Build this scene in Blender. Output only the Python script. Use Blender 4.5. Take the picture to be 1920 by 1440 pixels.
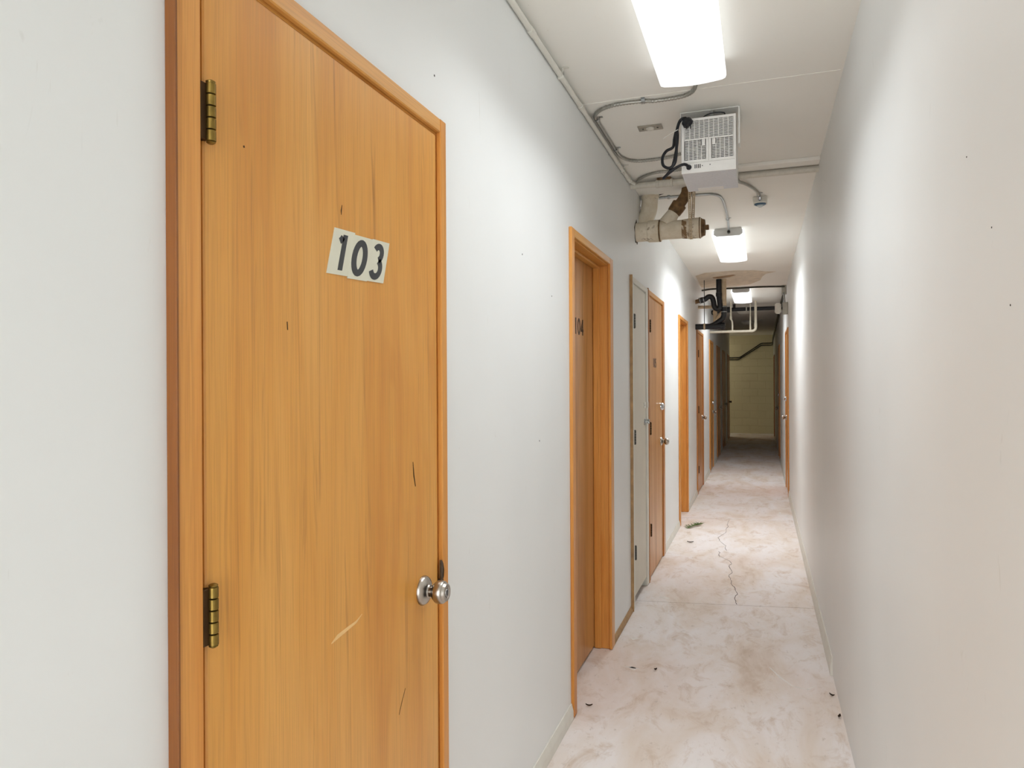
import bpy, bmesh, math, random
from mathutils import Vector, Matrix, Quaternion

for o in list(bpy.data.objects):
    bpy.data.objects.remove(o, do_unlink=True)
SC = bpy.context.scene
COL = SC.collection
random.seed(7)

# ------------------------------------------------------------------ measures (metres)
L, R = -0.754, 0.315          # x of the two corridor walls, camera stands at x = 0, y = 0
EYE, CEIL = 1.40, 2.64
Y0, Y1 = -1.9, 20.30          # ends of the corridor
LEND = 18.95                  # the left wall stops here, a side passage turns off

# ------------------------------------------------------------------ camera
cam_d = bpy.data.cameras.new('camera')
cam = bpy.data.objects.new('camera', cam_d)
COL.objects.link(cam)
cam_d.sensor_width = 36.0
cam_d.lens = 1340.0 / 1920.0 * 36.0
cam_d.shift_y = -2.55 / 1920.0
cam_d.clip_start = 0.03
cam.matrix_world = (Matrix.Translation((0, 0, EYE)) @ Matrix.Rotation(math.atan(467 / 1340), 4, 'Z')
                    @ Matrix.Rotation(math.pi / 2, 4, 'X') @ Matrix.Rotation(math.radians(-0.3), 4, 'Z'))
SC.camera = cam

# ------------------------------------------------------------------ world, exposure
REAR_FILL = 32.5               # watts of the unseen fill light added behind the camera
LAMP = 0.80                   # glow of the fluorescent diffusers
WATT = (7.0, 18.0, 11.0)     # downlight of the three lamps, nearest first
LAMP_COL = (0.94, 0.972, 1.0)
w = bpy.data.worlds.new('world')
SC.world = w
w.use_nodes = True
w.node_tree.nodes['Background'].inputs[0].default_value = (0.9, 0.95, 1, 1)
w.node_tree.nodes['Background'].inputs[1].default_value = 0.05
SC.view_settings.view_transform = 'Standard'
SC.view_settings.look = 'None'
SC.view_settings.gamma = 1.0
SC.view_settings.use_curve_mapping = False
SC.view_settings.exposure = 0.17
SC.cycles.use_adaptive_sampling = True
SC.cycles.adaptive_threshold = 0.2
SC.cycles.max_bounces = 7
SC.cycles.diffuse_bounces = 6
SC.cycles.glossy_bounces = 1
SC.cycles.transmission_bounces = 0
SC.cycles.transparent_max_bounces = 2
# unseen fill light added behind the camera to brighten the near walls
pd = bpy.data.lights.new('rear_fill_light', 'AREA')
pd.shape = 'RECTANGLE'; pd.size = 1.06; pd.size_y = 2.28
pd.energy = REAR_FILL; pd.color = (0.95, 0.975, 1.0)
po = bpy.data.objects.new('rear_fill_light', pd)
COL.objects.link(po)
po.matrix_world = Matrix.Translation(((L + R) / 2, Y0 - 0.06, 1.15)) @ Matrix.Rotation(math.pi / 2, 4, 'X')

# ------------------------------------------------------------------ materials
def srgb(r, g, b):
    f = lambda c: c / 12.92 if c <= 0.04045 else ((c + 0.055) / 1.055) ** 2.4
    return (f(r / 255), f(g / 255), f(b / 255), 1.0)

class NT:
    def __init__(s, name):
        s.m = bpy.data.materials.new(name)
        s.m.use_nodes = True
        s.t = s.m.node_tree
        s.b = s.t.nodes['Principled BSDF']
        s.tc = s.t.nodes.new('ShaderNodeTexCoord')
    def n(s, typ, **kw):
        nd = s.t.nodes.new(typ)
        for k, v in kw.items():
            setattr(nd, k, v)
        return nd
    def l(s, a, b):
        s.t.links.new(a, b)
    def coord(s, scale, rnd=True, src='Object'):
        mp = s.n('ShaderNodeMapping')
        mp.inputs['Scale'].default_value = scale
        if rnd:
            oi = s.n('ShaderNodeObjectInfo')
            mu = s.n('ShaderNodeMath', operation='MULTIPLY')
            mu.inputs[1].default_value = 37.0
            s.l(oi.outputs['Random'], mu.inputs[0])
            cb = s.n('ShaderNodeCombineXYZ')
            for i in range(3):
                s.l(mu.outputs[0], cb.inputs[i])
            s.l(cb.outputs[0], mp.inputs['Location'])
        s.l(s.tc.outputs[src], mp.inputs['Vector'])
        return mp.outputs[0]
    def noise(s, vec, scale=1.0, detail=4.0, rough=0.55, dist=0.0):
        nd = s.n('ShaderNodeTexNoise')
        nd.inputs['Scale'].default_value = scale
        nd.inputs['Detail'].default_value = detail
        nd.inputs['Roughness'].default_value = rough
        nd.inputs['Distortion'].default_value = dist
        s.l(vec, nd.inputs['Vector'])
        return nd.outputs['Fac']
    def ramp(s, fac, stops, interp='LINEAR'):
        nd = s.n('ShaderNodeValToRGB')
        nd.color_ramp.interpolation = interp
        el = nd.color_ramp.elements
        while len(el) < len(stops):
            el.new(0.5)
        for e, (p, c) in zip(el, stops):
            e.position = p
            e.color = c if not isinstance(c, (int, float)) else (c, c, c, 1)
        s.l(fac, nd.inputs[0])
        return nd.outputs[0]
    def mix(s, fac, a, b, mode='MIX'):
        nd = s.n('ShaderNodeMix', data_type='RGBA', blend_type=mode)
        for sock, v in ((nd.inputs[0], fac), (nd.inputs[6], a), (nd.inputs[7], b)):
            if isinstance(v, bpy.types.NodeSocket):
                s.l(v, sock)
            else:
                sock.default_value = v
        return nd.outputs[2]
    def bump(s, h, strength=0.2, dist=0.002):
        nd = s.n('ShaderNodeBump')
        nd.inputs['Strength'].default_value = strength
        nd.inputs['Distance'].default_value = dist
        s.l(h, nd.inputs['Height'])
        s.l(nd.outputs[0], s.b.inputs['Normal'])
    def done(s, col=None, rough=0.5, metal=0.0, spec=None):
        if col is not None:
            if isinstance(col, bpy.types.NodeSocket):
                s.l(col, s.b.inputs['Base Color'])
            else:
                s.b.inputs['Base Color'].default_value = col
        if isinstance(rough, bpy.types.NodeSocket):
            s.l(rough, s.b.inputs['Roughness'])
        else:
            s.b.inputs['Roughness'].default_value = rough
        s.b.inputs['Metallic'].default_value = metal
        if spec is not None:
            s.b.inputs['Specular IOR Level'].default_value = spec
        return s.m

def plain(name, rgb, rough=0.5, metal=0.0, var=0.06, scale=30.0, bump=0.0):
    """one colour with a little procedural mottling"""
    t = NT(name)
    c = srgb(*rgb)
    f = t.noise(t.coord((1, 1, 1)), scale, 3)
    dk = tuple(x * (1 - var * 2) for x in c[:3]) + (1,)
    lt = tuple(min(1, x * (1 + var)) for x in c[:3]) + (1,)
    col = t.ramp(f, [(0.3, dk), (0.7, lt)])
    if bump:
        t.bump(f, bump, 0.001)
    return t.done(col, rough, metal)

def wall_paint(name, rgb, dirt, spec=0.4):
    t = NT(name)
    v = t.coord((1, 1, 1), rnd=False)
    big = t.noise(v, 1.3, 2)
    base = t.ramp(big, [(0.25, srgb(*[c - 5 for c in rgb])), (0.75, srgb(*[min(255, c + 2) for c in rgb]))])
    # faint vertical rub marks and hand dirt
    sc = t.noise(t.coord((26, 26, 6), rnd=False), 1.0, 3, 0.75, 1.2)
    col = t.mix(t.ramp(sc, [(0.68, 0), (0.80, 0.4)]), base, srgb(*[c - 18 for c in dirt]))
    return t.done(col, 0.42, spec=spec)

M = {}
M['wall'] = wall_paint('wall_paint', (238, 240, 239), (214, 211, 202))
M['ceil'] = wall_paint('ceiling_paint', (244, 242, 235), (210, 200, 184), 0.0)
M['endwall'] = wall_paint('block_paint', (228, 219, 186), (190, 176, 128), 0.0)
M['trim'] = plain('white_trim_paint', (226, 224, 214), 0.4, var=0.03, scale=12)
M['cream'] = plain('cream_door_paint', (214, 208, 192), 0.45, var=0.02, scale=6)
M['rawtrim'] = plain('bare_tan_trim', (176, 140, 96), 0.6, var=0.12, scale=25)

def wood(name, light, mid, dark, axis='Z', rough=0.29, knots=False, streak=0.75):
    t = NT(name)
    def sc(across, along):
        return {'Z': (across, across, along), 'Y': (across, along, across)}[axis]
    warp = t.noise(t.coord(sc(3.0, 0.7)), 1.0, 3)
    v1 = t.coord(sc(6, 0.45))
    va = t.n('ShaderNodeVectorMath', operation='MULTIPLY_ADD')
    t.l(warp, va.inputs[0]); va.inputs[1].default_value = (1.6, 1.6, 1.6); t.l(v1, va.inputs[2])
    g1 = t.noise(va.outputs[0], 1.0, 4, 0.6)
    col = t.ramp(g1, [(0.25, srgb(*dark)), (0.45, srgb(*mid)), (0.62, srgb(*light)), (0.85, srgb(*mid))])
    fine = t.noise(t.coord(sc(300, 5.0)), 1.0, 2, 0.65)
    col = t.mix(t.ramp(fine, [(0.30, 0.42), (0.56, 0)]), col, srgb(*[c * 0.84 for c in mid]))
    st = t.noise(t.coord(sc(22, 1.1)), 1.0, 4, 0.7, 0.9)
    col = t.mix(t.ramp(st, [(0.58, 0), (0.74, streak)]), col, srgb(*[c * 0.78 for c in dark]))
    # pale scuffs
    scf = t.noise(t.coord((14, 14, 9)), 1.0, 6, 0.8, 2.0)
    col = t.mix(t.ramp(scf, [(0.735, 0), (0.775, 0.55)]), col, srgb(232, 196, 150))
    t.bump(fine, 0.10, 0.0008)
    rg = t.ramp(g1, [(0.3, rough + 0.06), (0.7, rough)])
    return t.done(col, rg, spec=0.5)

M['door'] = wood('varnished_birch', (232, 172, 90), (226, 161, 76), (208, 136, 56))
M['case'] = wood('varnished_fir', (228, 162, 84), (216, 143, 64), (190, 113, 44), streak=0.5)
M['caseh'] = wood('varnished_fir_head', (230, 174, 98), (220, 156, 76), (194, 124, 50), axis='Y', streak=0.4)
M['edge_shade'] = wood('shaded_casing_edge', (150, 92, 42), (132, 78, 34), (100, 56, 22))  # shade on the casing's outer side, put into the wood colour
M['door_dk'] = wood('brown_veneer', (214, 160, 98), (200, 141, 78), (174, 114, 58))
M['case_dk'] = wood('brown_casing', (206, 140, 70), (190, 121, 54), (154, 90, 38), streak=0.5)

def floor_mat():
    t = NT('worn_concrete')
    v = t.coord((1, 1, 1), rnd=False)
    a = t.noise(t.coord((3.2, 1.5, 1), rnd=False), 1.0, 5, 0.62, 0.5)
    col = t.ramp(a, [(0.26, srgb(208, 187, 168)), (0.40, srgb(229, 216, 205)), (0.56, srgb(238, 231, 228)), (0.78, srgb(243, 241, 243))])
    p = t.noise(t.coord((1.5, 0.8, 1), rnd=False), 1.0, 4, 0.5)
    col = t.mix(t.ramp(p, [(0.48, 0), (0.72, 0.5)]), col, srgb(234, 219, 214))
    st = t.noise(t.coord((9, 5, 1), rnd=False), 1.0, 5, 0.72, 0.8)
    col = t.mix(t.ramp(st, [(0.52, 0), (0.72, 0.7)]), col, srgb(202, 178, 156))
    sm = t.noise(t.coord((30, 16, 1), rnd=False), 1.0, 4, 0.75)
    col = t.mix(t.ramp(sm, [(0.60, 0), (0.72, 0.4)]), col, srgb(164, 144, 128))
    wh = t.noise(t.coord((4.3, 2.7, 1), rnd=False), 1.3, 4, 0.8, 1.4)
    col = t.mix(t.ramp(wh, [(0.66, 0), (0.72, 0.6)]), col, srgb(228, 224, 220))
    t.bump(t.noise(v, 60, 3, 0.7), 0.25, 0.002)
    return t.done(col, t.ramp(sm, [(0.3, 0.55), (0.7, 0.72)]), spec=0.35)
M['floor'] = floor_mat()
M['gap'] = plain('dark_joint_dirt', (70, 60, 52), 0.9)
M['crack'] = plain('crack_dirt', (96, 82, 74), 0.95, var=0.2, scale=60)
M['paintspot'] = plain('spilt_white_paint', (236, 230, 224), 0.6)
M['steel'] = plain('galvanised_steel', (188, 190, 188), 0.38, 0.85, scale=60)
M['flex'] = plain('flexible_steel', (186, 184, 176), 0.4, 0.7, scale=60)
M['paintpipe'] = plain('painted_pipe', (216, 211, 198), 0.45, var=0.05)
M['brass'] = plain('aged_brass', (150, 124, 62), 0.36, 0.9, var=0.12, scale=50)
M['hingedk'] = plain('dark_hinge_bronze', (86, 62, 36), 0.5, 0.7, var=0.1)
M['hingegy'] = plain('grey_hinge', (96, 96, 90), 0.5, 0.7)
M['nickel'] = plain('satin_nickel', (196, 188, 178), 0.30, 1.0, var=0.03)
M['chrome'] = plain('bright_chrome', (214, 214, 216), 0.16, 1.0, var=0.02)
M['keyway'] = plain('dark_keyway', (40, 38, 36), 0.5)
M['black'] = plain('black_abs_plastic', (30, 31, 35), 0.42, var=0.1)
M['rubber'] = plain('black_rubber_cord', (30, 32, 38), 0.45, var=0.1)
M['pvc'] = plain('cream_pvc', (226, 218, 198), 0.4, var=0.03)
M['tanpipe'] = plain('tan_pipe', (206, 186, 154), 0.55, var=0.1, scale=18)
M['heater'] = plain('white_heater_enamel', (246, 245, 241), 0.38, var=0.02)
M['heaterbot'] = plain('grey_sheet_metal', (220, 224, 229), 0.4, 0.0, var=0.03, scale=120)
M['dark'] = plain('dark_interior', (40, 37, 34), 0.7)
M['fin'] = plain('heating_fins', (170, 164, 152), 0.4, 0.6)
M['sticker'] = plain('pale_sticker', (226, 225, 206), 0.35, var=0.015, scale=20)
M['digit'] = plain('charcoal_print', (62, 64, 66), 0.5, var=0.04)
M['digitbr'] = plain('brown_digit', (84, 58, 36), 0.5, var=0.06)
M['lampmetal'] = plain('lamp_pan_white', (206, 206, 202), 0.4, var=0.02)
M['plategrey'] = plain('grey_cover_plate', (178, 174, 162), 0.35, 0.5, var=0.05)
M['button'] = plain('white_button', (222, 218, 206), 0.4)
M['blue'] = plain('blue_ring', (46, 84, 112), 0.35)
M['lens'] = plain('frosted_lens', (206, 216, 216), 0.25)
M['darkpipe'] = plain('dark_conduit', (72, 70, 60), 0.5, 0.5, var=0.15)
M['dome'] = plain('dome_glass', (226, 224, 214), 0.35, var=0.02)
M['green'] = plain('green_needles', (96, 118, 60), 0.7, var=0.25, scale=80)
M['leaf'] = plain('dry_leaf', (82, 64, 44), 0.8, var=0.2, scale=60)
M['zip'] = plain('white_zip_tie', (236, 234, 228), 0.4)
M['patch'] = plain('bare_plaster_patch', (226, 213, 192), 0.8, var=0.08, scale=14)
M['rust'] = plain('rust_stain', (176, 146, 112), 0.8, var=0.2, scale=18)
M['guard'] = plain('tarnished_latch_guard', (110, 92, 74), 0.5, 0.7, var=0.2, scale=40)

def castiron():
    t = NT('painted_cast_iron')
    f = t.noise(t.coord((1, 1, 1)), 14, 6, 0.7)
    c = t.ramp(f, [(0.3, srgb(216, 202, 176)), (0.6, srgb(232, 222, 202))])
    r = t.noise(t.coord((1, 1, 1)), 9, 5, 0.65, 0.5)
    c = t.mix(t.ramp(r, [(0.60, 0), (0.66, 0.8)]), c, srgb(120, 92, 62))
    t.bump(f, 0.4, 0.003)
    return t.done(c, 0.6)
M['iron'] = castiron()
def castiron_stained():
    t = NT('stained_cast_iron')
    r = t.noise(t.coord((1, 1, 1)), 11, 4, 0.65, 0.5)
    return t.done(t.ramp(r, [(0.44, srgb(222, 208, 182)), (0.50, srgb(136, 106, 72))]), 0.65)
M['iron_stain'] = castiron_stained()
M['ironbr'] = plain('bare_brown_iron', (128, 98, 62), 0.65, 0.2, var=0.25, scale=30, bump=0.4)

def lamp_mat(name='lit_diffuser', k=1.0):
    t = NT(name)
    t.b.inputs['Emission Color'].default_value = LAMP_COL + (1,)
    t.b.inputs['Emission Strength'].default_value = LAMP * k
    t.m.cycles.emission_sampling = 'NONE'
    return t.done(srgb(240, 240, 240), 0.4)
M['lit'] = lamp_mat()
M['litside'] = lamp_mat('lit_diffuser_side', 1.3)

# ------------------------------------------------------------------ mesh helpers
class MB:
    """collects shapes in one bmesh, build() links them as one object"""
    def __init__(s):
        s.bm = bmesh.new()
    def box(s, x0, x1, y0, y1, z0, z1, bev=0.0, seg=1):
        bm = bmesh.new()
        vs = [bm.verts.new((x, y, z)) for x in (x0, x1) for y in (y0, y1) for z in (z0, z1)]
        for f in ((0, 1, 3, 2), (4, 6, 7, 5), (0, 4, 5, 1), (2, 3, 7, 6), (0, 2, 6, 4), (1, 5, 7, 3)):
            bm.faces.new([vs[i] for i in f])
        if bev:
            bmesh.ops.bevel(bm, geom=bm.edges[:], offset=bev, segments=seg, affect='EDGES', clamp_overlap=True)
        s.add(bm)
        return s
    def add(s, bm, mat=None):
        if mat is not None:
            bm.transform(mat)
        me = bpy.data.meshes.new('tmp')
        bm.to_mesh(me); bm.free()
        s.bm.from_mesh(me)
        bpy.data.meshes.remove(me)
    def sweep(s, pts, rad, n=12, caps=True, radii=None):
        """tube along a polyline, parallel-transported frame"""
        pts = [Vector(p) for p in pts]
        bm = bmesh.new()
        tang = []
        for i in range(len(pts)):
            a = pts[max(0, i - 1)]; b = pts[min(len(pts) - 1, i + 1)]
            tang.append((b - a).normalized())
        t0 = tang[0]
        ref = Vector((0, 0, 1)) if abs(t0.z) < 0.9 else Vector((1, 0, 0))
        u = t0.cross(ref).normalized()
        rings = []
        for i, p in enumerate(pts):
            if i:
                q = tang[i - 1].rotation_difference(tang[i])
                u = q @ u
            v = tang[i].cross(u).normalized()
            r = radii[i] if radii else rad
            rings.append([bm.verts.new(p + (u * math.cos(k * 2 * math.pi / n) + v * math.sin(k * 2 * math.pi / n)) * r) for k in range(n)])
        for a, b in zip(rings, rings[1:]):
            for k in range(n):
                bm.faces.new((a[k], a[(k + 1) % n], b[(k + 1) % n], b[k]))
        if caps:
            bm.faces.new(rings[0][::-1]); bm.faces.new(rings[-1])
        bmesh.ops.recalc_face_normals(bm, faces=bm.faces[:])
        s.add(bm)
        return s
    def cyl(s, a, b, r, n=16, r2=None):
        return s.sweep([a, b], r, n, radii=[r, r if r2 is None else r2])
    def lathe(s, origin, axis, prof, n=24):
        """prof: list of (distance along axis, radius)"""
        o = Vector(origin); ax = Vector(axis).normalized()
        pts = [o + ax * d for d, r in prof]
        bm = bmesh.new()
        ref = Vector((0, 0, 1)) if abs(ax.z) < 0.9 else Vector((1, 0, 0))
        u = ax.cross(ref).normalized(); v = ax.cross(u)
        rings = []
        for p, (d, r) in zip(pts, prof):
            if r < 1e-6:
                rings.append([bm.verts.new(p)])
            else:
                rings.append([bm.verts.new(p + (u * math.cos(k * 2 * math.pi / n) + v * math.sin(k * 2 * math.pi / n)) * r) for k in range(n)])
        for a, b in zip(rings, rings[1:]):
            for k in range(n):
                k2 = (k + 1) % n
                if len(a) == 1 and len(b) == 1:
                    continue
                if len(a) == 1:
                    bm.faces.new((a[0], b[k2], b[k]))
                elif len(b) == 1:
                    bm.faces.new((a[k], a[k2], b[0]))
                else:
                    bm.faces.new((a[k], a[k2], b[k2], b[k]))
        for rr in (rings[0], rings[-1]):
            if len(rr) > 1:
                bm.faces.new(rr)
        bmesh.ops.recalc_face_normals(bm, faces=bm.faces[:])
        s.add(bm)
        return s
    def prism(s, poly, h, mat=None):
        """polygon in xy extruded by h in z, then transformed"""
        bm = bmesh.new()
        a = [bm.verts.new((x, y, 0)) for x, y in poly]
        b = [bm.verts.new((x, y, h)) for x, y in poly]
        bm.faces.new(a[::-1]); bm.faces.new(b)
        n = len(poly)
        for i in range(n):
            bm.faces.new((a[i], a[(i + 1) % n], b[(i + 1) % n], b[i]))
        bmesh.ops.recalc_face_normals(bm, faces=bm.faces[:])
        s.add(bm, mat)
        return s
    def ribbon(s, pts, width, h, mat=None, closed=False):
        """flat stroke of a polyline in xy, extruded by h"""
        n = len(pts)
        lft, rgt = [], []
        for i in range(n):
            p = Vector(pts[i])
            if closed:
                a, b = Vector(pts[i - 1]), Vector(pts[(i + 1) % n])
            else:
                a, b = Vector(pts[max(0, i - 1)]), Vector(pts[min(n - 1, i + 1)])
            d = (b - a).normalized()
            nn = Vector((-d.y, d.x)) * ((width[i] if isinstance(width, (list, tuple)) else width) / 2)
            lft.append(p + nn); rgt.append(p - nn)
        bm = bmesh.new()
        V = [[bm.verts.new((q.x, q.y, z)) for q in side] for side in (lft, rgt) for z in (0, h)]
        lo, lt, ro, rt_ = V
        m = n if closed else n - 1
        for i in range(m):
            j = (i + 1) % n
            bm.faces.new((lt[i], lt[j], rt_[j], rt_[i]))
            bm.faces.new((lo[i], ro[i], ro[j], lo[j]))
            bm.faces.new((lo[i], lo[j], lt[j], lt[i]))
            bm.faces.new((ro[i], rt_[i], rt_[j], ro[j]))
        if not closed:
            bm.faces.new((lo[0], lt[0], rt_[0], ro[0])); bm.faces.new((lo[-1], ro[-1], rt_[-1], lt[-1]))
        bmesh.ops.recalc_face_normals(bm, faces=bm.faces[:])
        s.add(bm, mat)
        return s
    def build(s, name, mat, parent=None, smooth=True, origin=None):
        me = bpy.data.meshes.new(name)
        if origin is not None:
            s.bm.transform(Matrix.Translation(-Vector(origin)))
        s.bm.to_mesh(me); s.bm.free()
        if smooth:
            for p in me.polygons:
                p.use_smooth = True
            me.set_sharp_from_angle(angle=math.radians(35))
        me.materials.append(M[mat] if isinstance(mat, str) else mat)
        o = bpy.data.objects.new(name, me)
        COL.objects.link(o)
        if origin is not None:
            o.location = origin
        if parent:
            o.parent = parent
        return o

def empty(name, loc=(0, 0, 0), rz=0.0):
    o = bpy.data.objects.new(name, None)
    o.empty_display_size = 0.1
    COL.objects.link(o)
    o.location = loc
    o.rotation_euler = (0, 0, rz)
    return o

def tag(o, label, cat, kind=None, group=None):
    o['label'] = label
    o['category'] = cat
    if kind: o['kind'] = kind
    if group: o['group'] = group
    return o

def smooth_path(pts, k=6):
    """Catmull-Rom through the points"""
    P = [Vector(p) for p in pts]
    P = [P[0] * 2 - P[1]] + P + [P[-1] * 2 - P[-2]]
    out = []
    for i in range(1, len(P) - 2):
        a, b, c, d = P[i - 1], P[i], P[i + 1], P[i + 2]
        for j in range(k):
            t = j / k
            out.append(0.5 * ((2 * b) + (c - a) * t + (2 * a - 5 * b + 4 * c - d) * t * t + (3 * b - a - 3 * c + d) * t ** 3))
    out.append(P[-2])
    return out

# ------------------------------------------------------------------ door table
# left wall: (leaf start, leaf end, recess, ...) along y
DOORS_L = {
    1: dict(a=0.817, b=1.588, ca=0.757, ca2=0.805, cb2=1.601, cb=1.633, rec=False),
    2: dict(a=2.945, b=3.700, ca=2.890, ca2=2.938, cb2=3.690, cb=3.765, rec=True),
    3: dict(a=4.425, b=4.925, ca=4.352, ca2=4.415, cb2=4.935, cb=5.005, rec=False),
    4: dict(a=5.085, b=5.790, ca=5.012, ca2=5.075, cb2=5.802, cb=5.900, rec=False),
    5: dict(a=7.110, b=7.860, ca=7.040, ca2=7.105, cb2=7.855, cb=7.905, rec=True),
    6: dict(a=9.200, b=9.960, ca=9.080, ca2=9.185, cb2=9.975, cb=10.080, rec=False),
    7: dict(a=11.45, b=12.16, ca=11.37, ca2=11.44, cb2=12.17, cb=12.24, rec=False),
    8: dict(a=13.38, b=14.14, ca=13.30, ca2=13.37, cb2=14.15, cb=14.22, rec=False),
    9: dict(a=15.45, b=16.21, ca=15.37, ca2=15.44, cb2=16.22, cb=16.29, rec=False),
    10: dict(a=17.75, b=18.51, ca=17.67, ca2=17.74, cb2=18.52, cb=18.59, rec=False),
}
DOORS_R = {
    11: dict(a=9.30, b=10.06, ca=9.20, ca2=9.29, cb2=10.07, cb=10.16, rec=False),
    12: dict(a=13.45, b=14.21, ca=13.37, ca2=13.44, cb2=14.22, cb=14.29, rec=False),
    13: dict(a=18.55, b=19.31, ca=18.47, ca2=18.54, cb2=19.32, cb=19.39, rec=False),
}
LEAF_TOP, CASE_TOP, JAMB = 2.006, 2.050, 0.022

# ------------------------------------------------------------------ structure
def wall_with_doors(name, x0, x1, y0, y1, doors, label):
    mb = MB()
    y = y0
    for k in sorted(doors):
        d = doors[k]
        a, b = d['a'] - 0.004 - JAMB, d['b'] + 0.004 + JAMB
        mb.box(x0, x1, y, a, 0, CEIL)
        mb.box(x0, x1, a, b, LEAF_TOP + 0.004 + JAMB, CEIL)
        y = b
    mb.box(x0, x1, y, y1, 0, CEIL)
    o = mb.build(name, 'wall', smooth=False)
    return tag(o, label, 'wall', 'structure')

WL = wall_with_doors('wall_left', L - 0.13, L, Y0, LEND, DOORS_L, 'long off-white painted wall with the row of numbered doors')
WR = wall_with_doors('wall_right', R, R + 0.13, Y0, Y1, DOORS_R, 'long off-white painted wall, bare beside the camera')

# concrete floor: slabs with slanting joints
fl = tag(empty('floor'), 'worn pinkish grey concrete floor with cracks and paint stains', 'floor', 'structure')
MB().box(-2.75, R + 0.65, Y0 - 0.2, Y1 + 0.2, -0.16, -0.012).build('joint_bed', 'gap', fl, smooth=False)
def jl(yl, yr):                       # a joint as its y at x = -2.6 and x = R + .5
    s = (yr - yl) / (R - L)
    return (yl + (-2.6 - L) * s, yl + (R + 0.5 - L) * s)
joints = [jl(Y0 - .2, Y0 - .2), jl(1.55, 1.62), jl(4.58, 4.765), jl(7.545, 7.65), jl(10.6, 10.66), jl(13.65, 13.65), jl(16.7, 16.7), jl(Y1 + .2, Y1 + .2)]
for (a0, a1), (b0, b1) in zip(joints, joints[1:]):
    g = 0.0034
    bm = MB()
    bm.prism([(-2.6, a0 + g), (R + 0.5, a1 + g), (R + 0.5, b1 - g), (-2.6, b0 - g)], 0.12, Matrix.Translation((0, 0, -0.12)))
    bm.build('slab', 'floor', fl, smooth=False)
def crack(pts, w0, name='crack', mat='crack'):
    P = []
    for i, (x, y) in enumerate(pts[:-1]):
        x2, y2 = pts[i + 1]
        for k in range(4):
            t = k / 4
            P.append((x + (x2 - x) * t + random.uniform(-.004, .004) * (k > 0), y + (y2 - y) * t))
    P.append(pts[-1])
    W = [w0 * random.uniform(.5, 1.3) for _ in P]
    MB().ribbon(P, W, 0.0012, Matrix.Translation((0, 0, -0.0008))).build(name, mat, fl, smooth=False)
crack([(-0.151, 4.70), (-0.168, 4.846), (-0.153, 4.932), (-0.173, 5.061), (-0.205, 5.185), (-0.202, 5.241), (-0.227, 5.377), (-0.206, 5.479),
       (-0.233, 5.634), (-0.234, 5.689), (-0.218, 5.727), (-0.24, 5.822), (-0.321, 5.95), (-0.331, 5.996), (-0.325, 6.074), (-0.338, 6.12)], 0.0042)
crack([(-0.274, 6.167), (-0.291, 6.254), (-0.289, 6.35), (-0.345, 6.516), (-0.371, 6.657), (-0.317, 6.895), (-0.319, 7.062), (-0.305, 7.205), (-0.319, 7.29), (-0.311, 7.55)], 0.0034)
def blob(x, y, rx, ry, name='paint_spot', mat='paintspot', z=0.0, n=18, rot=0.0, parent=None):
    ph = [random.uniform(0, 6.28) for _ in range(3)]
    P = []
    for k in range(n):
        a = k * 2 * math.pi / n
        r = 1 + 0.22 * math.sin(2 * a + ph[0]) + 0.16 * math.sin(3 * a + ph[1]) + 0.12 * math.sin(5 * a + ph[2])
        px, py = rx * r * math.cos(a), ry * r * math.sin(a)
        P.append((x + px * math.cos(rot) - py * math.sin(rot), y + px * math.sin(rot) + py * math.cos(rot)))
    return MB().prism(P, 0.0012, Matrix.Translation((0, 0, z - 0.0006))).build(name, mat, parent or fl, smooth=False)
for x, y, rx, ry in ((-.60, 3.49, .018, .016), (-.605, 3.50, .03, .008), (-.52, 8.35, .03, .02), (-.22, 8.30, .028, .03), (-.10, 8.4, .012, .012), (.18, 8.1, .014, .05), (.26, 7.95, .016, .05), (-.55, 11.3, .05, .04),
                     (-.5, 10.4, .03, .03), (-.22, 9.9, .03, .03), (-.60, 4.70, .03, .02), (-.66, 3.9, .016, .02), (-.58, 4.08, .008, .012), (-.60, 4.06, .006, .008), (-.42, 12.0, .10, .03)):
    blob(x, y, rx, ry)
# chalky line along the far joint and a splash near the right wall
MB().ribbon([(-.29, 7.56), (-.2, 7.66), (-.08, 7.60), (.08, 7.57)], [.018, .022, .016, .004], 0.0012, Matrix.Translation((0, 0, -0.0006))).build('paint_streak', 'paintspot', fl, smooth=False)
MB().ribbon([(.03, 3.72), (.08, 3.60), (.13, 3.52), (.19, 3.50), (.235, 3.56)], [.004, .012, .008, .014, .003], 0.0012, Matrix.Translation((0, 0, -0.0006))).build('paint_streak', 'paintspot', fl, smooth=False)

ce = tag(MB().box(-2.73, R + 0.6, Y0 - 0.13, Y1 + 0.13, CEIL, CEIL + 0.12).build('ceiling', 'ceil', smooth=False), 'pale painted plaster ceiling over the whole corridor', 'ceiling', 'structure')
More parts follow.
